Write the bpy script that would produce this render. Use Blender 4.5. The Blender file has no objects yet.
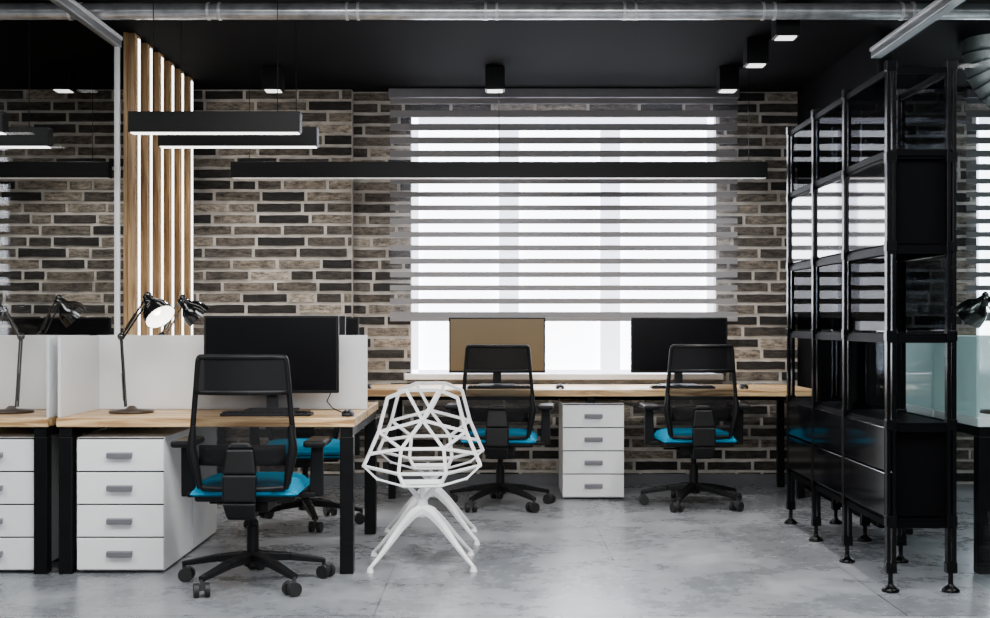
import bpy, math, random
from mathutils import Vector, Matrix
random.seed(7)
COL = bpy.context.scene.collection
PI = math.pi
FP = 1250.0

# ------------------------------------------------------------------ mesh builder
class MB:
    def __init__(s): s.v=[]; s.f=[]; s.sm=[]
    def add(s, vs, fs, smooth=False):
        b=len(s.v); s.v += [tuple(p) for p in vs]
        for f in fs: s.f.append([b+i for i in f]); s.sm.append(smooth)
        return s
    def box(s, x0,x1,y0,y1,z0,z1, M=None):
        vs=[Vector((x,y,z)) for x in (x0,x1) for y in (y0,y1) for z in (z0,z1)]
        if M: vs=[M@p for p in vs]
        return s.add(vs,[(0,1,3,2),(4,6,7,5),(0,4,5,1),(2,3,7,6),(0,2,6,4),(1,5,7,3)])
    def bar(s,p,q,w0,h0,w1=None,h1=None,up=(0,0,1)):
        p=Vector(p); q=Vector(q); w1=w0 if w1 is None else w1; h1=h0 if h1 is None else h1
        d=(q-p).normalized(); up=Vector(up)
        if abs(d.dot(up))>.98: up=Vector((0,1,0))
        a=d.cross(up).normalized(); b=a.cross(d).normalized()
        vs=[]
        for c,w,h in ((p,w0,h0),(q,w1,h1)):
            for i,j in ((-1,-1),(1,-1),(1,1),(-1,1)): vs.append(c+a*(i*w/2)+b*(j*h/2))
        return s.add(vs,[(3,2,1,0),(4,5,6,7),(0,1,5,4),(1,2,6,5),(2,3,7,6),(3,0,4,7)])
    def tube(s,pts,r,n=12,caps=True,closed=False,smooth=True):
        pts=[Vector(p) for p in pts]; N=len(pts)
        rs=r if isinstance(r,(list,tuple)) else [r]*N
        tang=[]
        for i in range(N):
            if closed: t=pts[(i+1)%N]-pts[(i-1)%N]
            else: t=pts[min(i+1,N-1)]-pts[max(i-1,0)]
            tang.append(t.normalized())
        u=Vector((0,0,1)) if abs(tang[0].z)<.9 else Vector((0,1,0))
        a=tang[0].cross(u).normalized(); vs=[]
        for i in range(N):
            a=(a-tang[i]*a.dot(tang[i])).normalized(); b=tang[i].cross(a)
            for k in range(n):
                t=2*PI*(k+.5)/n; vs.append(pts[i]+(a*math.cos(t)+b*math.sin(t))*rs[i])
        fs=[]
        for i in range(N if closed else N-1):
            j=(i+1)%N
            for k in range(n):
                l=(k+1)%n; fs.append((i*n+k,i*n+l,j*n+l,j*n+k))
        s.add(vs,fs,smooth)
        if caps and not closed:
            s.add(vs[:n],[tuple(range(n))[::-1]]); s.add(vs[-n:],[tuple(range(n))])
        return s
    def cone(s,p,q,r0,r1=None,n=16,caps=True):
        return s.tube([p,q],[r0,r0 if r1 is None else r1],n,caps)
    def lathe(s,prof,loc=(0,0,0),axis=(0,0,1),n=24):
        M=Vector((0,0,1)).rotation_difference(Vector(axis)).to_matrix(); loc=Vector(loc); vs=[]
        for r,z in prof:
            for k in range(n):
                t=2*PI*k/n; vs.append(loc+M@Vector((r*math.cos(t),r*math.sin(t),z)))
        fs=[]
        for i in range(len(prof)-1):
            for k in range(n):
                l=(k+1)%n; fs.append((i*n+k,i*n+l,(i+1)*n+l,(i+1)*n+k))
        return s.add(vs,fs,True)
    def sphere(s,c,r,n=12,m=8):
        prof=[(max(r*math.sin(PI*i/m),1e-5),-r*math.cos(PI*i/m)) for i in range(m+1)]
        return s.lathe(prof,c,n=n)
    def grid(s,fn,nu,nv):
        vs=[fn(i/nu,j/nv) for j in range(nv+1) for i in range(nu+1)]
        fs=[(j*(nu+1)+i,j*(nu+1)+i+1,(j+1)*(nu+1)+i+1,(j+1)*(nu+1)+i) for j in range(nv) for i in range(nu)]
        return s.add(vs,fs,True)
    def build(s,name,mat,parent=None,bev=0,seg=2,solid=0):
        me=bpy.data.meshes.new(name); me.from_pydata(s.v,[],s.f)
        me.polygons.foreach_set('use_smooth',s.sm); me.materials.append(mat); me.update()
        o=bpy.data.objects.new(name,me); COL.objects.link(o)
        if parent: o.parent=parent
        if solid:
            m=o.modifiers.new('solid','SOLIDIFY'); m.thickness=solid; m.offset=0
        if bev:
            m=o.modifiers.new('bevel','BEVEL'); m.width=bev; m.segments=seg; m.limit_method='ANGLE'; m.angle_limit=math.radians(40)
        return o

def tag(o,label=None,cat=None,group=None,kind=None):
    if label: o['label']=label
    if cat: o['category']=cat
    if group: o['group']=group
    if kind: o['kind']=kind
    return o
def thing(name,label,cat,loc=(0,0,0),rz=0,group=None):
    o=bpy.data.objects.new(name,None); COL.objects.link(o); o.location=loc; o.rotation_euler=(0,0,rz)
    o.empty_display_size=.1
    return tag(o,label,cat,group)
def struct(mb,name,mat,label,cat='wall',bev=0):
    return tag(mb.build(name,mat,None,bev),label,cat,None,'structure')
def copy_tree(o,parent=None):
    c=o.copy(); COL.objects.link(c); c.parent=parent
    for ch in list(o.children): copy_tree(ch,c)
    return c
def dup(o,label,loc,rz=0):
    c=copy_tree(o); c.location=loc; c.rotation_euler=(0,0,rz); c['label']=label
    return c

# ------------------------------------------------------------------ materials
def base_mat(name):
    m=bpy.data.materials.new(name); m.use_nodes=True
    return m,m.node_tree,m.node_tree.nodes['Principled BSDF']
def noise_mat(name,c,rough=.5,metal=0,var=.08,scale=12,bump=0,coat=0,spec=None):
    m,nt,p=base_mat(name); N=nt.nodes; L=nt.links
    tc=N.new('ShaderNodeTexCoord'); nz=N.new('ShaderNodeTexNoise'); nz.inputs['Scale'].default_value=scale; nz.inputs['Detail'].default_value=4
    L.new(tc.outputs['Object'],nz.inputs['Vector'])
    r=N.new('ShaderNodeValToRGB')
    r.color_ramp.elements[0].position=.3; r.color_ramp.elements[1].position=.7
    r.color_ramp.elements[0].color=tuple(x*(1-var) for x in c)+(1,)
    r.color_ramp.elements[1].color=tuple(min(1,x*(1+var)) for x in c)+(1,)
    L.new(nz.outputs['Fac'],r.inputs['Fac']); L.new(r.outputs['Color'],p.inputs['Base Color'])
    p.inputs['Roughness'].default_value=rough; p.inputs['Metallic'].default_value=metal
    p.inputs['Coat Weight'].default_value=coat; p.inputs['Coat Roughness'].default_value=.05
    if spec is not None: p.inputs['Specular IOR Level'].default_value=spec
    if bump:
        b=N.new('ShaderNodeBump'); b.inputs['Strength'].default_value=bump; b.inputs['Distance'].default_value=.005
        L.new(nz.outputs['Fac'],b.inputs['Height']); L.new(b.outputs['Normal'],p.inputs['Normal'])
    return m
def emit_mat(name,c,st):
    m,nt,p=base_mat(name)
    p.inputs['Base Color'].default_value=c+(1,); p.inputs['Emission Color'].default_value=c+(1,); p.inputs['Emission Strength'].default_value=st
    return m
def mix_trans(name,c,fac,rough=.6,translucent=0.0,spec=.5):
    m,nt,p=base_mat(name); N=nt.nodes; L=nt.links
    p.inputs['Base Color'].default_value=c+(1,); p.inputs['Roughness'].default_value=rough; p.inputs['Specular IOR Level'].default_value=spec
    out=N['Material Output']; last=p.outputs[0]
    if translucent:
        t=N.new('ShaderNodeBsdfTranslucent'); t.inputs['Color'].default_value=c+(1,)
        mx=N.new('ShaderNodeMixShader'); mx.inputs[0].default_value=translucent
        L.new(last,mx.inputs[1]); L.new(t.outputs[0],mx.inputs[2]); last=mx.outputs[0]
    if fac:
        t=N.new('ShaderNodeBsdfTransparent'); mx=N.new('ShaderNodeMixShader'); mx.inputs[0].default_value=fac
        L.new(last,mx.inputs[1]); L.new(t.outputs[0],mx.inputs[2]); last=mx.outputs[0]
    L.new(last,out.inputs[0]); return m
def oak_mat(name,c1,c2,axis='X',scale=1):
    m,nt,p=base_mat(name); N=nt.nodes; L=nt.links
    tc=N.new('ShaderNodeTexCoord'); mp=N.new('ShaderNodeMapping')
    sc={'X':(1.3,9,16),'Z':(20,20,1.1)}[axis]; mp.inputs['Scale'].default_value=[q*scale for q in sc]
    nz=N.new('ShaderNodeTexNoise'); nz.inputs['Scale'].default_value=2.2; nz.inputs['Detail'].default_value=8; nz.inputs['Distortion'].default_value=.8
    r=N.new('ShaderNodeValToRGB'); r.color_ramp.elements[0].position=.38; r.color_ramp.elements[1].position=.6
    r.color_ramp.elements[0].color=c1+(1,); r.color_ramp.elements[1].color=c2+(1,)
    L.new(tc.outputs['Object'],mp.inputs[0]); L.new(mp.outputs[0],nz.inputs['Vector']); L.new(nz.outputs['Fac'],r.inputs[0]); L.new(r.outputs[0],p.inputs['Base Color'])
    p.inputs['Roughness'].default_value=.4
    return m
def brick_mat():
    m,nt,p=base_mat('old_brick'); N=nt.nodes; L=nt.links
    g=N.new('ShaderNodeNewGeometry'); r=N.new('ShaderNodeValToRGB'); cr=r.color_ramp
    cols=[(0,(.009,.0085,.008)),(.22,(.018,.0162,.0148)),(.38,(.045,.038,.032)),(.54,(.105,.088,.071)),(.7,(.22,.185,.147)),(.82,(.02,.018,.0165)),(1,(.34,.29,.232))]
    cr.elements[0].position=0; cr.elements[0].color=cols[0][1]+(1,); cr.elements[1].position=1; cr.elements[1].color=cols[-1][1]+(1,)
    for q,c in cols[1:-1]:
        e=cr.elements.new(q); e.color=c+(1,)
    L.new(g.outputs['Random Per Island'],r.inputs[0])
    tc=N.new('ShaderNodeTexCoord'); mp=N.new('ShaderNodeMapping'); mp.inputs['Scale'].default_value=(12,12,34)
    nz=N.new('ShaderNodeTexNoise'); nz.inputs['Scale'].default_value=1; nz.inputs['Detail'].default_value=9; nz.inputs['Roughness'].default_value=.8
    L.new(tc.outputs['Object'],mp.inputs[0]); L.new(mp.outputs[0],nz.inputs['Vector'])
    mr=N.new('ShaderNodeMapRange'); mr.inputs[1].default_value=.38; mr.inputs[2].default_value=.64; mr.inputs[3].default_value=.15; mr.inputs[4].default_value=2.3
    L.new(nz.outputs['Fac'],mr.inputs[0])
    mx=N.new('ShaderNodeMix'); mx.data_type='RGBA'; mx.blend_type='MULTIPLY'; mx.inputs[0].default_value=1
    L.new(r.outputs[0],mx.inputs[6]); L.new(mr.outputs[0],mx.inputs[7]); L.new(mx.outputs[2],p.inputs['Base Color'])
    b=N.new('ShaderNodeBump'); b.inputs['Strength'].default_value=1; b.inputs['Distance'].default_value=.014
    L.new(nz.outputs['Fac'],b.inputs['Height']); L.new(b.outputs[0],p.inputs['Normal']); p.inputs['Roughness'].default_value=.8
    return m
def floor_mat():
    m,nt,p=base_mat('polished_concrete'); N=nt.nodes; L=nt.links
    tc=N.new('ShaderNodeTexCoord')
    def nz(scale,det,rough,dist):
        n=N.new('ShaderNodeTexNoise'); n.inputs['Scale'].default_value=scale; n.inputs['Detail'].default_value=det; n.inputs['Roughness'].default_value=rough; n.inputs['Distortion'].default_value=dist
        L.new(tc.outputs['Object'],n.inputs['Vector']); return n
    n1=nz(2.2,9,.68,.2); n2=nz(15,7,.75,.0); n3=nz(.9,5,.55,.3)
    def mixf(a,b,f):
        ad=N.new('ShaderNodeMix'); ad.data_type='FLOAT'; ad.inputs[0].default_value=f
        L.new(a,ad.inputs[2]); L.new(b,ad.inputs[3]); return ad.outputs[0]
    v=mixf(mixf(n1.outputs['Fac'],n2.outputs['Fac'],.35),n3.outputs['Fac'],.3)
    r=N.new('ShaderNodeValToRGB'); cr=r.color_ramp
    cr.elements[0].position=.37; cr.elements[0].color=(.12,.125,.135,1); cr.elements[1].position=.64; cr.elements[1].color=(.4,.41,.43,1)
    e=cr.elements.new(.5); e.color=(.225,.233,.25,1)
    L.new(v,r.inputs[0])
    bt=N.new('ShaderNodeTexBrick'); bt.inputs['Scale'].default_value=1; bt.inputs['Brick Width'].default_value=2.2; bt.inputs['Row Height'].default_value=1.1
    bt.inputs['Mortar Size'].default_value=.004; bt.inputs['Color1'].default_value=(1,1,1,1); bt.inputs['Color2'].default_value=(.82,.83,.84,1); bt.inputs['Mortar'].default_value=(.38,.38,.39,1)
    mp=N.new('ShaderNodeMapping'); mp.inputs['Location'].default_value=(.5,.35,0); L.new(tc.outputs['Object'],mp.inputs[0]); L.new(mp.outputs[0],bt.inputs['Vector'])
    mx=N.new('ShaderNodeMix'); mx.data_type='RGBA'; mx.blend_type='MULTIPLY'; mx.inputs[0].default_value=1
    L.new(r.outputs[0],mx.inputs[6]); L.new(bt.outputs['Color'],mx.inputs[7]); L.new(mx.outputs[2],p.inputs['Base Color'])
    mr=N.new('ShaderNodeMapRange'); mr.inputs[1].default_value=.4; mr.inputs[2].default_value=.6; mr.inputs[3].default_value=.2; mr.inputs[4].default_value=.38
    L.new(v,mr.inputs[0]); L.new(mr.outputs[0],p.inputs['Roughness'])
    return m
def glass_mat(name,tint=(1,1,1),refl=.2,rough=.0):
    m,nt,p=base_mat(name); N=nt.nodes; L=nt.links; N.remove(p)
    t=N.new('ShaderNodeBsdfTransparent'); t.inputs[0].default_value=tint+(1,)
    g=N.new('ShaderNodeBsdfGlossy'); g.inputs['Roughness'].default_value=rough
    mx=N.new('ShaderNodeMixShader'); mx.inputs[0].default_value=refl
    L.new(t.outputs[0],mx.inputs[1]); L.new(g.outputs[0],mx.inputs[2]); L.new(mx.outputs[0],N['Material Output'].inputs[0])
    return m

M={}
M['brick']=brick_mat()
M['mortar']=noise_mat('mortar',(.52,.48,.43),.95,var=.3,scale=9,bump=.5)
M['floor']=floor_mat()
M['ceiling']=noise_mat('black_ceiling',(.003,.003,.0035),.8,spec=.04)
M['black']=noise_mat('black_powder_metal',(.0035,.0035,.004),.4,var=.2,spec=.16)
M['lampblack']=noise_mat('glossy_black_lamp',(.006,.006,.006),.15,coat=.5,spec=.6)
M['lampbase']=noise_mat('brown_black_lamp_base',(.045,.03,.02),.3,spec=.4)
M['plastic']=noise_mat('black_plastic',(.0045,.0045,.005),.45,var=.2,spec=.22)
M['rack']=noise_mat('black_gloss_metal',(.002,.002,.0025),.22,spec=.16)
M['shelfb']=noise_mat('black_shelf',(.002,.002,.0025),.5,spec=.03)
M['gloss']=noise_mat('black_gloss_panel',(.003,.003,.004),.04,coat=.9,spec=.8)
M['drawerb']=noise_mat('black_drawer_front',(.003,.003,.004),.1,spec=.3)
M['white']=noise_mat('white_lacquer',(.88,.88,.89),.4,var=.02)
M['whitemetal']=noise_mat('white_powder_metal',(.94,.94,.95),.35,var=.02)
M['grey']=noise_mat('grey_handle',(.18,.18,.2),.35,metal=.3)
M['gap']=noise_mat('shadow_gap',(.04,.04,.045),.8)
M['oak']=oak_mat('oak_top',(.36,.19,.07),(.76,.52,.27),'X')
M['oakz']=oak_mat('oak_fin',(.27,.15,.06),(.56,.37,.18),'Z')
M['blue']=noise_mat('turquoise_fabric',(.0,.26,.45),.95,var=.1,scale=150,bump=.2,spec=.1)
M['mesh']=mix_trans('chair_mesh',(.006,.006,.007),.3,spec=.2)
M['meshd']=mix_trans('chair_mesh_dense',(.006,.006,.007),.1,spec=.2)
M['screen']=noise_mat('screen_black',(.003,.003,.004),.2,spec=.3)
M['screen_tan_reflection']=noise_mat('screen_tan_reflection',(.14,.095,.04),.3,var=.06,scale=2)  # room reflection on a dark screen, painted as a tan base colour
M['frost']=mix_trans('frosted_panel',(.9,.9,.91),.0,.35,.35)
M['frost_teal']=mix_trans('frosted_teal_glass',(.6,.76,.76),.2,.3,.4)
M['glass']=glass_mat('clear_glass',(.88,.93,.93),.06)
M['glassl']=glass_mat('clear_glass_left',(.95,.96,.96),.03)
M['glassd']=glass_mat('smoked_glass',(.36,.38,.4),.035,.02)
M['glassbox']=glass_mat('dark_smoked_glass',(.3,.31,.32),.03,.03)
M['alu']=noise_mat('brushed_aluminium',(.8,.81,.82),.3,metal=.4,var=.1,scale=30)
M['track']=noise_mat('light_track',(.3,.31,.32),.3,metal=.4)
M['duct']=noise_mat('galvanised_steel',(.62,.63,.65),.2,metal=.65,var=.3,scale=14,bump=.15)
M['ring']=noise_mat('dark_duct_seam',(.2,.21,.22),.3,metal=.6)
M['led']=emit_mat('led_white',(1,.98,.95),6.5)
M['pend']=emit_mat('pendant_diffuser',(1,.98,.95),5.0)
M['pend2']=emit_mat('pendant_diffuser_dim',(1,.98,.95),.12)
M['spot']=emit_mat('downlight_face',(1,.98,.95),2.5)
M['bulb']=emit_mat('lamp_bulb',(1,.95,.85),4)
M['sky']=emit_mat('overcast_daylight',(.9,.93,1),10)
m,nt,p=base_mat('window_frame_glowing'); M['wframe']=m
p.inputs['Base Color'].default_value=(.8,.8,.86,1); p.inputs['Emission Color'].default_value=(.8,.83,1,1); p.inputs['Emission Strength'].default_value=3.6  # frame and mullions glow lavender; daylight spill is put into the emission
M['band']=mix_trans('blind_band',(.27,.265,.275),.0,.9,.10)
M['sheer']=mix_trans('blind_sheer',(.6,.6,.62),.965,.9,.3)
M['base']=noise_mat('grey_baseboard',(.12,.125,.135),.5)
M['rubber']=noise_mat('caster_rubber',(.006,.006,.006),.6)
M['castergrey']=noise_mat('caster_dark',(.03,.03,.033),.4)

# ------------------------------------------------------------------ room
CEIL=2.93; WY=9.33; XL=-5.5
struct(MB().box(XL,5.5,-1.5,9.5,-.1,0),'floor',M['floor'],'mottled grey polished concrete floor','floor')
struct(MB().box(XL,5.5,-1.5,9.5,CEIL,CEIL+.1),'ceiling',M['ceiling'],'matt black painted ceiling','ceiling')

def brick_wall(mb_b,mb_m,x0,x1,Y,openings,step=.345,rh=.0835):
    xs=[x0]+[v for o in openings for v in (o[0],o[1])]+[x1]
    for i in range(0,len(xs),2): mb_m.box(xs[i],xs[i+1],Y+.014,WY+.17,0,CEIL)
    for o in openings:
        mb_m.box(o[0],o[1],Y+.014,WY+.17,0,o[2]); mb_m.box(o[0],o[1],Y+.014,WY+.17,o[3],CEIL)
    row=0; z=.02; g=.019
    while z<CEIL-.04:
        zt=min(z+rh-g,CEIL)
        x=x0-((row%2)*step/2)-(random.random()*.08)
        while x<x1:
            L=step-g+random.uniform(-.05,.05)
            if random.random()<.16: L*=.5
            a=max(x,x0); b=min(x+L,x1)
            segs=[(a,b)]
            for o in openings:
                if zt>o[2]+.02 and z<o[3]-.02:
                    ns=[]
                    for (p,q) in segs:
                        if q<=o[0] or p>=o[1]: ns.append((p,q))
                        else:
                            if p<o[0]: ns.append((p,o[0]))
                            if q>o[1]: ns.append((o[1],q))
                    segs=ns
            for p,q in segs:
                if q-p>.03:
                    y=Y+random.uniform(0,.008); ns=max(2,int((q-p)/.06)); e=.003
                    zt2=zt+random.uniform(-.003,.003)
                    top=[zt2+random.uniform(-.0022,.0022) for _ in range(ns+1)]; bot=[z+random.uniform(-.0022,.0022) for _ in range(ns+1)]
                    vs=[]
                    for k in range(ns+1):
                        xx=p+(q-p)*k/ns; xi=min(max(xx,p+e),q-e)
                        vs+=[(xx,y+.03,bot[k]),(xi,y,bot[k]+e),(xi,y,top[k]-e),(xx,y+.03,top[k])]
                    fs=[]
                    for k in range(ns):
                        for c in range(3): fs.append((4*k+c,4*k+4+c,4*k+5+c,4*k+1+c))
                    fs+=[(0,1,2,3),(4*ns+3,4*ns+2,4*ns+1,4*ns)]
                    mb_b.add(vs,fs)
            x+=L+g
        z+=rh; row+=1
W1=(-.627,1.65,.80,2.75); W2=(3.6,5.1,.80,2.75)
b=MB(); m=MB()
brick_wall(b,m,XL,-1.06,WY-.09,[])
brick_wall(b,m,-1.06,2.3,WY,[W1])
brick_wall(b,m,2.3,5.5,WY,[W2])
wb=struct(m,'wall_back',M['mortar'],'long wall of dark reclaimed bricks with pale mortar')
b.build('bricks',M['brick'],wb)
struct(MB().box(-2.205,-2.185,7.42,8.85,0,CEIL),'wall_left',M['oakz'],'oak clad side wall behind the lit fins')
struct(MB().box(2.26,2.34,7.35,9.42,0,CEIL),'wall_right',M['ceiling'],'black return wall beyond the metal rack')
struct(MB().box(5.4,5.5,-1.5,9.5,0,CEIL),'wall_right_outer',M['ceiling'],'far side wall of the right neighbouring room')
struct(MB().box(XL,XL+.1,-1.5,9.5,0,CEIL),'wall_left_outer',M['ceiling'],'far side wall of the left neighbouring room')
struct(MB().box(-1.06,2.26,WY-.015,WY+.01,0,.075),'baseboard_back',M['base'],'grey baseboard under the brick wall','baseboard')
struct(MB().box(XL+.1,-1.06,WY-.105,WY-.08,0,.075),'baseboard_left',M['base'],'grey baseboard under the projecting brick pier','baseboard')

def window(n,W,label,mull):
    x0,x1,z0,z1=W; yf=WY+.1
    f=MB(); w=.05
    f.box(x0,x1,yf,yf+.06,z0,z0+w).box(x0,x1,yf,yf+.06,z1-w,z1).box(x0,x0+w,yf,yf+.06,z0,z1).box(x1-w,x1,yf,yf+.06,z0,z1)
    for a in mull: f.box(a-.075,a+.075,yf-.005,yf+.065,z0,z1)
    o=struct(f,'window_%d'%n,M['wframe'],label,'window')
    MB().box(x0-.1,x1+.1,WY+.15,WY+.16,z0-.1,z1+.1).build('bright_sky',M['sky'],o)
    MB().box(x0-.045,x1+.045,WY-.06,yf,.78,.825).build('window_sill',M['white'],o,.006)
    return o
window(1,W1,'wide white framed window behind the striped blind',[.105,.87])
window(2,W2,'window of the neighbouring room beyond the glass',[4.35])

def blind(x0,x1,label,zb=1.215):
    t=thing('roller_blind',label,'blind',((x0+x1)/2,WY-.1,zb)); h=(x1-x0)/2; H=2.9-zb
    bands=MB(); sh=MB(); p=.0985; z=.03
    while z<H-.02:
        g=.040 if z<H*.62 else .050
        z1=min(z+g,H)
        bands.box(-h,h,-.003,.003,z,z1); z2=min(z+p,H)
        if z2>z1: sh.box(-h,h,.0,.001,z1,z2)
        z+=p
    bands.build('fabric_bands',M['band'],t); sh.build('sheer_bands',M['sheer'],t)
    MB().box(-h,h,-.012,.012,0,.03).build('bottom_rail',M['band'],t,.004)
    MB().box(-h-.01,h+.01,-.04,.04,H-.04,H+.03).build('head_rail',M['grey'],t,.006)
    return t
blind(-.775,1.79,'wide grey and sheer striped blind over the window between the desks')
blind(3.48,5.3,'striped blind beyond the clear glass in the right neighbouring room')

# ------------------------------------------------------------------ partitions
t=thing('glass_partition','tall glass partition with light track along the left side','partition',(-2.128,5,0))
MB().box(-.005,.003,-5,2.03,.001,2.76).build('glass_pane',M['glassl'],t)
MB().box(-.02,.02,-5,2.06,2.76,2.80).build('top_track',M['track'],t,.004)
MB().box(-.026,.026,-5,2.06,2.80,2.82).build('track_cap',M['white'],t,.002)
MB().box(-.005,.003,-5,2.06,2.82,CEIL).build('transom_glass',M['glassl'],t)
MB().box(-.014,.012,2.03,2.06,0,2.76).build('edge_post',M['white'],t,.003)
t=thing('glass_partition','clear glass partition with wide pale track behind the black metal rack','partition',(2.24,4.5,0))
MB().box(-.005,.005,-4,2.83,.001,2.76).build('glass_pane',M['glass'],t)
MB().box(-.03,.03,-4,2.85,2.76,2.80).build('top_track',M['track'],t,.004)
MB().box(-.038,.038,-4,2.85,2.80,2.82).build('track_cap',M['alu'],t,.002)
MB().box(-.005,.005,-4,2.85,2.82,CEIL).build('transom_glass',M['glass'],t)

# lit oak fins
places=['nearest the glass edge','second from the glass edge','third from the glass edge','fourth from the glass edge','fifth from the glass edge','closest to the brick wall']
for i in range(6):
    y=7.43+i*.262; lab='vertical oak fin with white light strip, '+places[i]
    if i==0:
        proto=thing('wood_fin',lab,'wall fin',(-2.185,y,0),0,'lit oak fins on the left wall')
        MB().box(0,.044,0,.13,0,CEIL-.001).build('fin',M['oakz'],proto,.002)
        MB().box(.044,.046,.07,.11,.02,CEIL-.02).build('light_strip',M['led'],proto)
    else: dup(proto,lab,(-2.185,y,0))

# ducts
t=thing('ventilation_pipe','thin galvanised pipe running across the whole ceiling','pipe',(0,6.68,2.87))
MB().cone((-5.38,0,0),(5.38,0,0),.044,n=24).build('pipe',M['duct'],t)
x=-5.2
while x<5.2:
    for k in (-.03,.03): MB().cone((x+k-.007,0,0),(x+k+.007,0,0),.0475,n=24).build('coupling',M['alu'],t)
    x+=.74
t=thing('air_duct','large ribbed silver air duct with elbow beyond the glass','duct',(3.02,7.6,2.62))
pts=[(0,0,.309)]+[(.22-.22*math.cos(a),0,.22-.22*math.sin(a)) for a in [k*PI/16 for k in range(9)]]+[(2.3,0,0)]
MB().tube(pts,.165,24).build('duct',M['alu'],t)
for k in range(0,9,1):
    a=k*PI/16; c=Vector((.22-.22*math.cos(a),0,.22-.22*math.sin(a))); d=Vector((math.sin(a),0,-math.cos(a)))
    MB().cone(c-d*.006,c+d*.006,.173,n=24).build('seam_ring',M['ring'],t)
for k in range(18): MB().cone((.3+k*.1,0,0),(.312+k*.1,0,0),.173,n=24).build('seam_ring',M['ring'],t)

# ceiling cube lights
proto=None
for i,(x,y,lab) in enumerate([(-1.5,8.46,'square black ceiling downlight above the left end of the long pendant'),
    (0,8.46,'square black ceiling downlight at the middle of the row by the window'),
    (1.575,8.46,'square black ceiling downlight farthest back above the right monitor'),
    (1.59,7.62,'square black ceiling downlight, middle of the three leading toward the camera'),
    (1.60,6.88,'square black ceiling downlight closest to the silver pipe'),
    (-2.92,8.46,'square black ceiling downlight seen through the left glass')]):
    if proto is None:
        proto=thing('ceiling_light',lab,'ceiling light',(x,y,CEIL-.16),0,'cube downlights on the black ceiling')
        MB().box(-.066,.066,-.066,.066,.004,.159).build('housing',M['black'],proto,.004)
        MB().box(-.05,.05,-.05,.05,0,.004).build('lens',M['spot'],proto)
    else: dup(proto,lab,(x,y,CEIL-.16))
    l=bpy.data.lights.new('spot','SPOT'); l.energy=110; l.spot_size=math.radians(130); l.spot_blend=.9; l.shadow_soft_size=.06; l.color=(1,.98,.95)
    o=bpy.data.objects.new('downlight_beam',l); COL.objects.link(o); o.location=(x,y,CEIL-.175)

def pendant(x0,x1,y,label,mat,nw):
    t=thing('pendant_light',label,'pendant light',((x0+x1)/2,y,2.18)); h=(x1-x0)/2
    MB().box(-h,h,-.04,.04,.003,.11).build('housing',M['black'],t,.003)
    MB().box(-h+.01,h-.01,-.032,.032,0,.003).build('diffuser',mat,t)
    for k in range(nw):
        x=-h+.12+(2*h-.24)*k/(nw-1)
        MB().cone((x,0,.11),(x,0,CEIL-2.181),.0025,n=6).build('cable',M['black'],t)
pendant(-1.88,-1.0,6.44,'short black linear pendant nearest the camera above the front desk',M['pend'],2)
pendant(-1.865,-.985,6.95,'short black linear pendant behind the nearer one, a little lower in view',M['pend'],2)
pendant(-1.78,1.835,8.45,'very long black linear pendant hanging before the window',M['pend2'],3)
pendant(-3.4,-2.52,6.44,'short black linear pendant at the far left edge beyond the glass',M['pend'],2)
pendant(-3.35,-2.47,6.95,'black linear pendant beyond the left glass, second from the camera',M['pend'],2)
pendant(-5.3,-2.6,8.45,'long black linear pendant beyond the left glass near the brick wall',M['pend2'],3)

# ------------------------------------------------------------------ desks
def legpost(x,y,h=.705,w=.065,name='leg',p=None):
    return MB().box(x-w/2,x+w/2,y-w/2,y+w/2,0,h).build(name,M['black'],p,.004)
DF=5.98; DB=7.2; DM=6.6; DX0=-2.1; DX1=-.672
def double_desk(X0,X1,label,top):
    cx=(X0+X1)/2
    t=thing('office_desk',label,'desk',(cx,(DF+DB)/2,0)); hx=(X1-X0)/2; hy=(DB-DF)/2
    MB().box(-hx,hx,-hy,-.012,.707,.75).build('desktop',M[top],t,.004)
    MB().box(-hx,hx,.012,hy,.707,.75).build('desktop',M[top],t,.004)
    for x in (-hx+.04,hx-.04):
        for y in (-hy+.045,hy-.045): legpost(x,y,.66,p=t)
        MB().box(x-.03,x+.03,-hy+.01,hy-.01,.66,.706).build('side_rail',M['black'],t,.003)
    MB().box(-hx+.07,hx-.07,-.03,.03,.66,.706).build('cross_rail',M['black'],t)
    return t
def divider(X0,X1,label,mat,side):
    t=thing('desk_divider',label,'divider',((X0+X1)/2,DM,.7505)); hx=(X1-X0)/2
    MB().box(-hx,hx-.002,-.008,.008,0,.39).build('panel',M[mat],t,.003)
    a,b=(-hx,-hx+.014) if side<0 else (hx-.014,hx)
    MB().box(a,b,-.6,-.0085,0,.387).build('side_panel',M[mat],t,.003)
    MB().box(a,b,.0085,.6,0,.387).build('side_panel',M[mat],t,.003)
double_desk(DX0,DX1,'double oak topped desk with black legs beside the left glass partition','oak')
divider(DX0,DX1,'white frosted divider screen standing across the double oak desk','frost',-1)
double_desk(-3.56,-2.14,'oak topped desk beyond the glass at the far left edge','oak')
divider(-3.56,-2.14,'white frosted divider screen beyond the left glass','frost',1)
double_desk(2.31,3.75,'white topped desk in the right neighbouring room beyond the clear glass','white')
divider(2.31,3.75,'pale teal frosted divider screen beyond the clear glass','frost_teal',-1)

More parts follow.
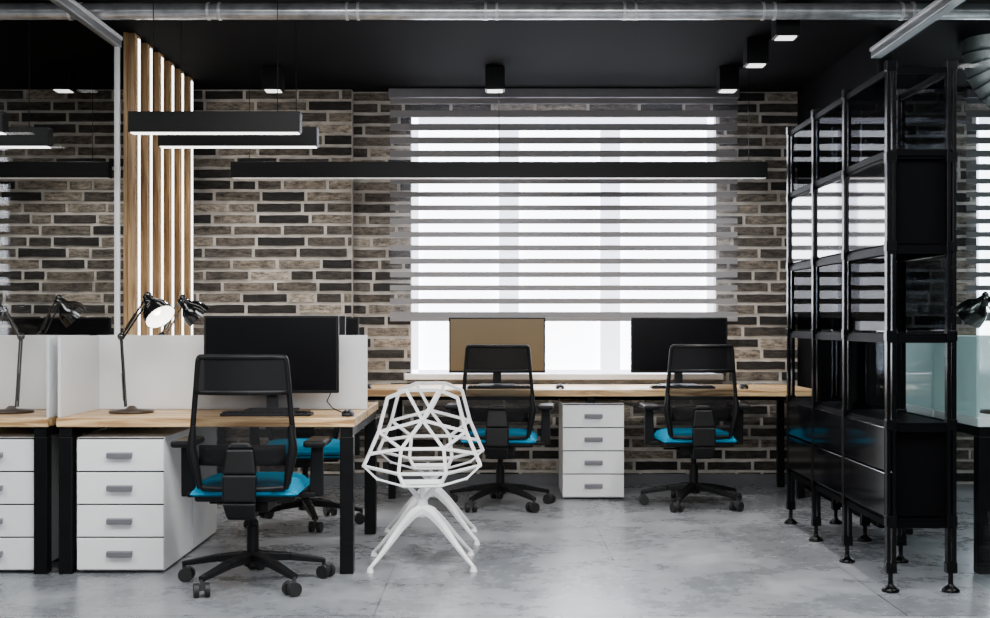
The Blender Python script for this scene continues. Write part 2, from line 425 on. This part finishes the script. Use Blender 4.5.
def long_desk(x0,x1,yc,label,legs,d=.37):
    t=thing('long_desk',label,'desk',((x0+x1)/2,yc,0)); h=(x1-x0)/2
    MB().box(-h,h,-d,d-.02,.705,.75).build('desktop',M['oak'],t,.004)
    for x in legs:
        for y in (-d+.1,d-.07): legpost(x,y,.704,.05,p=t)
    MB().box(-h+.05,h-.05,d-.13,d-.09,.64,.704).build('rear_rail',M['black'],t)
long_desk(-2.09,2.18,8.86,'long oak topped desk running under the window along the brick wall',(-2.05,-.75,.61,2.05),.385)
long_desk(-5.0,-2.26,8.86,'oak topped desk along the brick wall beyond the left glass',(-1.3,0,1.3),.38)

def pedestal_proto():
    t=thing('drawer_pedestal','','drawers')
    w=.208; H=.655
    MB().box(-w,w,-.27,.27,.012,H).build('body',M['white'],t,.002)
    MB().box(-w+.02,w-.02,-.25,.25,0,.012).build('plinth',M['gap'],t)
    MB().box(-w+.003,w-.003,-.272,-.27,.02,H-.003).build('shadow_gap',M['gap'],t)
    for k in range(4):
        z=.02+k*.158
        d=MB().box(-w,w,-.29,-.272,z,z+.15).build('drawer',M['white'],t,.002)
        hb=MB().box(-.062,.062,-.313,-.303,z+.062,z+.088).box(-.06,-.045,-.305,-.29,z+.066,z+.084).box(.045,.06,-.305,-.29,z+.066,z+.084)
        hb.box(-.062,.062,-.303,-.29,z+.084,z+.09)
        hb.build('handle',M['grey'],d,.003)
    return t
ped=pedestal_proto(); g='white four drawer pedestals'
ped['group']=g
ped['label']='white four drawer pedestal under the front left desk'; ped.location=(-1.802,6.3,0)
dup(ped,'white four drawer pedestal back to back behind the front one',(-1.802,6.87,0),PI)
dup(ped,'white four drawer pedestal under the window desk between two chairs',(.67,8.8,0))
dup(ped,'white four drawer pedestal at the far left edge beyond the glass',(-2.425,6.3,0))

# ------------------------------------------------------------------ office chair (faces +Y)
def office_chair():
    t=thing('office_chair','','chair')
    st=MB(); st.cone((0,0,.085),(0,0,.15),.04,.034,20)
    st.build('base_hub',M['plastic'],t)
    for k in range(5):
        a=2*PI*k/5+PI/2+.12; d=Vector((math.cos(a),math.sin(a),0))
        MB().bar(d*.02+Vector((0,0,.13)),d*.17+Vector((0,0,.115)),.055,.045,.048,.034).bar(d*.17+Vector((0,0,.115)),d*.345+Vector((0,0,.082)),.048,.034,.036,.022).build('spoke',M['plastic'],t,.006)
        c=MB(); p=d*.34; c.cone(p+Vector((0,0,.05)),p+Vector((0,0,.082)),.01,n=8)
        b2=a+1.0+k*.7; e=Vector((math.cos(b2),math.sin(b2),0)); q=p+Vector((-e.y,e.x,0))*.012
        c.bar(q+e*-.013+Vector((0,0,.047)),q+e*.013+Vector((0,0,.047)),.036,.034)
        o=c.build('caster',M['castergrey'],t,.003)
        MB().cone(q+e*.013+Vector((0,0,.0315)),q+e*.035+Vector((0,0,.0315)),.0315,n=18).build('wheel',M['rubber'],o,.003)
        MB().cone(q-e*.035+Vector((0,0,.0315)),q-e*.013+Vector((0,0,.0315)),.0315,n=18).build('wheel',M['rubber'],o,.003)
    MB().cone((0,0,.14),(0,0,.27),.028,n=16).cone((0,0,.26),(0,0,.38),.018,n=16).build('gas_column',M['plastic'],t)
    MB().box(-.095,.095,-.14,.12,.35,.405).box(-.2,-.08,-.01,.03,.37,.38).build('tilt_mechanism',M['plastic'],t,.01)
    sh=MB(); sh.box(-.225,.225,-.2,.25,.405,.445); sh.build('seat_shell',M['plastic'],t,.014,3)
    s=MB(); n=18
    top=lambda u,v:(( (u*2-1)*.24, .02+(v*2-1)*.235, .44+.062*max(0,(1-abs(u*2-1)**6)*(1-abs(v*2-1)**6))**.4 - (.02*max(0,v-.75)*4)))
    s.grid(top,n,n); s.grid(lambda u,v:(top(1-u,v)[0]*.96,top(u,v)[1],.436),n,n)
    s.build('seat',M['blue'],t)
    MB().box(-.236,.236,-.21,.25,.432,.458).build('seat_side',M['blue'],t,.01,3)
    Z0,Z1=.47,1.055
    def hw(w):
        if w<.3: return .195+.035*(w/.3)
        return .23-.036*((w-.3)/.7)
    def bp(x,w):
        z=Z0+(Z1-Z0)*w
        y=-.235-.025*math.cos(w*2.6)-.085*w+.05*abs(x)**2
        return Vector((x*hw(w),y,z))
    out=[]
    for k in range(11): out.append(bp(1,.04+.92*k/10))
    for a in (30,60): 
        out.append(bp(1-.05*(1-math.cos(math.radians(a))),.96+.04*math.sin(math.radians(a))))
    for k in range(9): out.append(bp(.95-1.9*k/8,1))
    for a in (60,30): out.append(bp(-1+.05*(1-math.cos(math.radians(a))),.96+.04*math.sin(math.radians(a))))
    for k in range(11): out.append(bp(-1,.96-.92*k/10))
    for k in range(7): out.append(bp(-.92+1.84*k/6,0))
    MB().tube(out,.013,6,closed=True).build('back_frame',M['plastic'],t)
    MB().grid(lambda u,v:bp((u*2-1)*.985,.01+.98*v),14,16).build('back_mesh',M['mesh'],t)
    MB().grid(lambda u,v:bp((u*2-1)*.975,.74+.25*v)+Vector((0,-.006,0)),14,6).build('upper_panel',M['meshd'],t)
    MB().grid(lambda u,v:bp((u*2-1)*.985,.715+.035*v)+Vector((0,-.008,0)),14,2).build('cross_bar',M['plastic'],t,solid=.012)
    for sx in (-1,1):
        MB().tube([bp(sx*.98,.0+.06*k)+Vector((0,-.01,0)) for k in range(9)],[.012+.011*math.sin(PI*k/8) for k in range(9)],6).build('side_brace',M['plastic'],t)
    sp=MB(); path=[(0,-.08,.365,.1),(0,-.19,.35,.11),(0,-.275,.355,.125),(0,-.31,.42,.145),(0,-.30,.54,.15),(0,-.285,.65,.12),(0,-.28,.68,.08)]
    for a,b2 in zip(path[:-1],path[1:]): sp.bar(a[:3],b2[:3],a[3],.036,b2[3],.036,up=(0,1,0.01))
    sp.build('spine_bracket',M['plastic'],t,.01)
    MB().grid(lambda u,v:(( u*2-1)*.19,-.262+.03*abs(u*2-1)**2,.575+.09*v),10,3).build('lumbar_support',M['plastic'],t,solid=.018)
    for sx in (-1,1):
        a=MB().bar((sx*.2,.0,.415),(sx*.295,.0,.415),.07,.024).bar((sx*.295,0,.405),(sx*.3,-.01,.645),.065,.034,.055,.03).build('armrest',M['plastic'],t,.006)
        MB().box(sx*.3-.05,sx*.3+.05,-.13,.13,.64,.672).build('arm_pad',M['plastic'],a,.013,3)
    return t
ch=office_chair(); ch['group']='black mesh office chairs with turquoise seats'
ch['label']='black mesh office chair with turquoise seat nearest the camera, at the front desk'
ch.location=(-1.12,5.78,0); ch.rotation_euler=(0,0,math.radians(0))
dup(ch,'office chair with turquoise seat behind the double desk, seen beneath the desktop',(-1.14,7.5,0),PI+.2)
dup(ch,'black mesh office chair before the monitor with the painted tan reflection under the window',(.035,8.22,0),math.radians(-4))
dup(ch,'black mesh office chair before the black screen monitor under the window',(1.31,8.24,0),math.radians(3))

# ------------------------------------------------------------------ white lattice chair (faces -Y)
def lattice_chair():
    t=thing('lattice_chair','','chair')
    n={'A':(.085,.25,.855),'B':(.182,.23,.815),'C':(0,.222,.70),'E':(.225,.16,.645),'F':(.268,.03,.545),'G':(.11,.175,.555),
       'J':(.288,-.1,.5),'K':(.12,.02,.445),'L':(.215,-.22,.45),'M':(.085,-.27,.42),'N':(0,-.1,.41)}
    P=lambda k,s:Vector((n[k][0]*s,n[k][1],n[k][2]))
    ctr=Vector((0,-.15,.75))
    def strut(mb,p,q):   # flat ribbon lying in the shell surface
        mid=(p+q)/2; nrm=(ctr-mid).normalized(); d=(q-p).normalized()
        upv=(nrm-d*nrm.dot(d)).normalized()
        mb.bar(p,q,.0165,.009,up=upv)
    def lat(edges,mid,name,nodes):
        mb=MB()
        for a,b2 in edges:
            for s in (1,-1): strut(mb,P(a,s),P(b2,s))
        for a,b2 in mid: strut(mb,P(a,1),P(b2,-1))
        for k in nodes:
            for s in ((1,-1) if n[k][0] else (1,)): mb.sphere(P(k,s),.0085,8,6)
        mb.build(name,M['whitemetal'],t)
    lat([('A','B'),('B','E'),('A','C'),('C','E'),('C','G'),('E','F'),('E','G')],[('A','A')],'backrest',['A','B','C','E','F','G'])
    lat([('G','F'),('G','K'),('F','J'),('K','J'),('J','L'),('L','M'),('K','M')],[('M','M'),('G','G'),('K','K')],'seat',['J','K','L','M'])
    MB().box(-.11,.11,-.1,.03,.405,.417).build('mounting_plate',M['whitemetal'],t,.005)
    for k,(a,b2) in enumerate([((.085,-.03,.41),(0,0,.31)),((-.085,-.03,.41),(0,0,.31)),((0,.02,.41),(0,0,.31)),((0,-.09,.41),(0,0,.31))]):
        MB().cone(a,b2,.010,.016,8).build('strut',M['whitemetal'],t)
    MB().cone((0,0,.235),(0,0,.325),.034,.026,16).build('hub',M['whitemetal'],t)
    for sx in (-1,1):
        for sy in (-1,1):
            o=MB().tube([(sx*.01,sy*.01,.268),(sx*.05,sy*.042,.25),(sx*.1,sy*.085,.2),(sx*.17,sy*.146,.112),(sx*.222,sy*.19,.05),(sx*.25,sy*.215,.02)],[.031,.028,.022,.016,.012,.010],6,smooth=False).build('leg',M['whitemetal'],t,.003)
            MB().cone((sx*.25,sy*.215,0),(sx*.25,sy*.215,.022),.019,.012,12).build('foot',M['whitemetal'],o)
    return t
lc=lattice_chair(); lc['group']='white lattice chairs in a row'
lc['label']='white open lattice chair in front, beside the right end of the front desk'
lc.location=(-.365,6.27,0); lc.rotation_euler=(0,0,math.radians(3))
dup(lc,'second white lattice chair standing directly behind the front one',(-.36,7.0,0),math.radians(3))

# ------------------------------------------------------------------ task lamps (reach toward +X)
def task_lamp():
    t=thing('desk_lamp','','lamp')
    MB().lathe([(1e-5,0),(.108,0),(.112,.006),(.108,.014),(.03,.02),(.014,.035),(1e-5,.035)]).build('base',M['lampbase'],t)
    MB().cone((-.03,.010,.03),(-.053,.010,.385),.005,n=8).cone((-.03,-.012,.03),(-.053,-.012,.385),.005,n=8).cone((-.036,0,.06),(-.045,0,.2),.008,n=8).sphere((-.053,0,.385),.02).build('lower_arm',M['lampblack'],t)
    MB().cone((-.053,.010,.385),(.08,.008,.6),.005,n=8).cone((-.04,-.012,.375),(.095,-.01,.58),.005,n=8).cone((-.03,0,.42),(.02,0,.5),.008,n=8).sphere((.083,0,.595),.019).build('upper_arm',M['lampblack'],t)
    ax=Vector((.58,-.42,-.7)).normalized(); p=Vector((.085,0,.575))
    sh=MB().lathe([(1e-5,-.025),(.022,-.022),(.028,.0),(.034,.03),(.06,.055),(.074,.09),(.08,.13)],p,ax).build('lamp_shade',M['lampblack'],t)
    MB().lathe([(.028,.032),(.056,.059),(.07,.092),(.077,.1295)],p,ax).build('shade_lining',M['white'],sh)
    MB().sphere(p+ax*.08,.028).build('bulb',M['bulb'],sh)
    return t
lp=task_lamp(); lp['group']='black articulated desk lamps'
lp['label']='black articulated desk lamp on the front desk before the white divider'
lp.location=(-1.84,6.33,.751)
dup(lp,'black desk lamp behind the divider with head showing above it',(-1.80,6.92,.751),math.radians(50))
dup(lp,'black desk lamp on the neighbouring desk beyond the right glass',(2.56,6.3,.751),math.radians(165))
dup(lp,'black desk lamp beyond the left glass, before the divider',(-2.45,6.33,.751),math.radians(172))
dup(lp,'black desk lamp beyond the left glass with head above the divider',(-2.48,6.92,.751),math.radians(60))

# ------------------------------------------------------------------ monitors (screen faces -Y)
def monitor(label,loc,rz=0,screen='screen'):
    t=thing('monitor',label,'monitor',loc,rz,'computer monitors')
    MB().box(-.345,.345,-.01,.022,.095,.492).build('casing',M['plastic'],t,.005)
    MB().box(-.333,.333,-.0115,-.01,.112,.481).build('screen',M[screen],t)
    MB().box(-.03,.03,.024,.04,.02,.3).build('stand',M['plastic'],t,.004)
    MB().box(-.13,.13,-.08,.1,0,.014).build('foot',M['plastic'],t,.005)
    return t
monitor('large black monitor on the front desk, before the divider',(-1.145,6.4,.751))
monitor('black monitor behind the divider, turned away from the camera',(-1.16,6.82,.751),PI)
monitor('monitor at the left end of the window desk, mostly hidden by the divider',(-1.32,8.95,.751))
monitor('black framed monitor with a tan brown reflection painted on its screen under the window',(.015,8.93,.751),0,'screen_tan_reflection')
monitor('black monitor with a dark screen at the right end of the window',(1.315,8.93,.751))
monitor('dark monitor beyond the left glass against the brick wall',(-3.09,8.93,.751))

def keyboard(label,loc):
    t=thing('keyboard',label,'keyboard',loc,0,'black keyboards')
    MB().box(-.22,.22,-.065,.065,0,.014).build('case',M['plastic'],t,.004)
    k=MB()
    for r in range(5):
        for c in range(14): k.box(-.21+c*.03,-.21+c*.03+.025,-.058+r*.023,-.058+r*.023+.019,.014,.02)
    k.build('keys',M['black'],t)
def mouse(label,loc):
    t=thing('computer_mouse',label,'mouse',loc,0,'black computer mice')
    MB().grid(lambda u,v:(.03*math.cos(PI*u)*math.sin(PI*max(.02,min(.98,v)))**.4, -.055*math.cos(PI*v), .034*math.sin(PI*u)**.6*math.sin(PI*max(.02,min(.98,v)))**.5*(.8+.2*v)),12,12).build('shell',M['plastic'],t)
    MB().cone((-.004,-.03,.028),(.004,-.03,.028),.009,n=10).build('wheel',M['grey'],t)
keyboard('black keyboard before the large monitor on the front desk',(-1.12,6.15,.751))
mouse('black mouse near the right end of the front desk',(-.72,6.12,.751))
for x,w,w2 in ((-1.3,'left','by the white divider'),(.03,'middle','right of the monitor with the painted tan reflection'),(1.3,'right','right of the dark monitor below the window')):
    keyboard('black keyboard at the %s workstation of the window desk'%w,(x,8.68,.751))
    mouse('small black mouse on the window desk %s'%w2,(x+.42,8.65,.751))
t=MB().tube([(-.86,6.44,.88),(-.85,6.46,.84),(-.87,6.47,.8),(-.84,6.46,.765),(-.8,6.4,.755),(-.77,6.3,.755),(-.72,6.18,.757)],.003,6).build('cable',M['black'])
tag(t,'thin black cable running from the front monitor to the mouse','cable')

# ------------------------------------------------------------------ rack
RX0,RX1=1.775,2.045; YS=[5.61,6.3,6.91,7.5]
t=thing('metal_rack','tall black metal rack of open shelves and glossy dark boxes on adjustable feet','rack',((RX0+RX1)/2,YS[0],0))
hx=(RX1-RX0)/2
LV=(.32,.75,1.15,1.55,1.95)
for y in YS:
    for x in (-hx,hx):
        yy=y-YS[0]
        p=MB().box(x-.021,x-.004,yy-.018,yy+.018,.11,2.38).box(x+.004,x+.021,yy-.018,yy+.018,.11,2.38)
        for z in LV+(.11,2.36): p.box(x-.024,x+.024,yy-.021,yy+.021,z-.025,z+.022)
        p=p.build('post',M['rack'],t,.002)
        MB().lathe([(1e-5,0),(.038,0),(.04,.008),(.03,.018),(.014,.03),(.011,.036),(.011,.09),(.016,.094)],(x,yy,0)).build('adjustable_foot',M['rack'],p)
L=YS[-1]-YS[0]
for z in LV:
    MB().box(-hx,hx,0,L,z-.007,z+.007).build('shelf',M['shelfb'],t)
for z in (.3,.73,1.13,1.53,1.97,2.34):
    for x in (-hx,hx): MB().box(x-.01,x+.01,0,L,z-.014,z+.014).build('rail',M['shelfb'],t)
    for y in YS: MB().box(-hx,hx,y-YS[0]-.01,y-YS[0]+.01,z-.014,z+.014).build('cross_bar',M['shelfb'],t)
for i in range(3):
    y0=YS[i]-YS[0]+.025; y1=YS[i+1]-YS[0]-.025
    bm_='shelfb' if i==0 else 'glassbox'
    b=MB().box(-hx+.006,hx+.01,y0,y1,.332,.738).build('cabinet_box',M['shelfb'],t,.002)
    for z0,z1 in ((.335,.53),(.54,.735)):
        MB().box(-hx-.02,-hx+.003,y0,y1,z0,z1).build('drawer',M['drawerb'],b,.003)
    b=MB().box(-hx+.006,hx,y0,y1,1.562,1.938).build('cabinet_box',M[bm_],t,.002)
    MB().box(-hx-.008,-hx+.005,y0,y1,1.562,1.938).build('door',M['gloss'],b,.002)
    for z0,z1 in ((1.99,2.32),(1.17,1.51)):
        MB().box(-hx-.003,-hx+.003,y0,y1,z0,z1).build('glass_panel',M['glassd'],t)
        MB().box(hx-.003,hx+.003,y0,y1,z0,z1).build('rear_panel',M['glassd'],t)
for y in (YS[1],YS[2]):
    for z0,z1 in ((1.17,1.51),(.77,1.11)):
        MB().box(-hx+.02,hx-.02,y-YS[0]-.003,y-YS[0]+.003,z0,z1).build('partition_panel',M['glassd'],t)

# ------------------------------------------------------------------ lights
def area(loc,rot,sx,sy,e,c=(1,1,1)):
    l=bpy.data.lights.new('area','AREA'); l.shape='RECTANGLE'; l.size=sx; l.size_y=sy; l.energy=e; l.color=c
    o=bpy.data.objects.new('added_fill_area',l); COL.objects.link(o); o.location=loc; o.rotation_euler=rot  # unseen fill lights, added to brighten the room and its neighbours
area((0,4.0,2.88),(0,0,0),3.4,1.4,240)
area((0,.2,2.6),(math.radians(62),0,0),4,1.5,140)
area((3.8,4.2,2.88),(0,0,0),2,1.5,100)
area((-3.8,4.2,2.88),(0,0,0),2,1.5,110)
def point(loc,e,r=.1,c=(1,1,1)):
    l=bpy.data.lights.new('point','POINT'); l.energy=e; l.shadow_soft_size=r; l.color=c
    o=bpy.data.objects.new('lamp_or_fill_glow',l); COL.objects.link(o); o.location=loc
point((-1.84+.085+.58*.13,6.33-.42*.13,.751+.575-.7*.13),1.2,.03,(1,.95,.85))
point((3.5,6.6,2.3),45,.2)  # added fill that brightens the air duct; no fixture here
w=bpy.data.worlds.new('world'); bpy.context.scene.world=w; w.use_nodes=True
w.node_tree.nodes['Background'].inputs[0].default_value=(.85,.92,1,1); w.node_tree.nodes['Background'].inputs[1].default_value=.12

cam=bpy.data.cameras.new('camera'); co=bpy.data.objects.new('camera',cam); COL.objects.link(co)
co.location=(0,0,1.21); co.rotation_euler=(PI/2,0,0); cam.sensor_width=36; cam.lens=FP/990*36; cam.shift_y=13/990
bpy.context.scene.camera=co
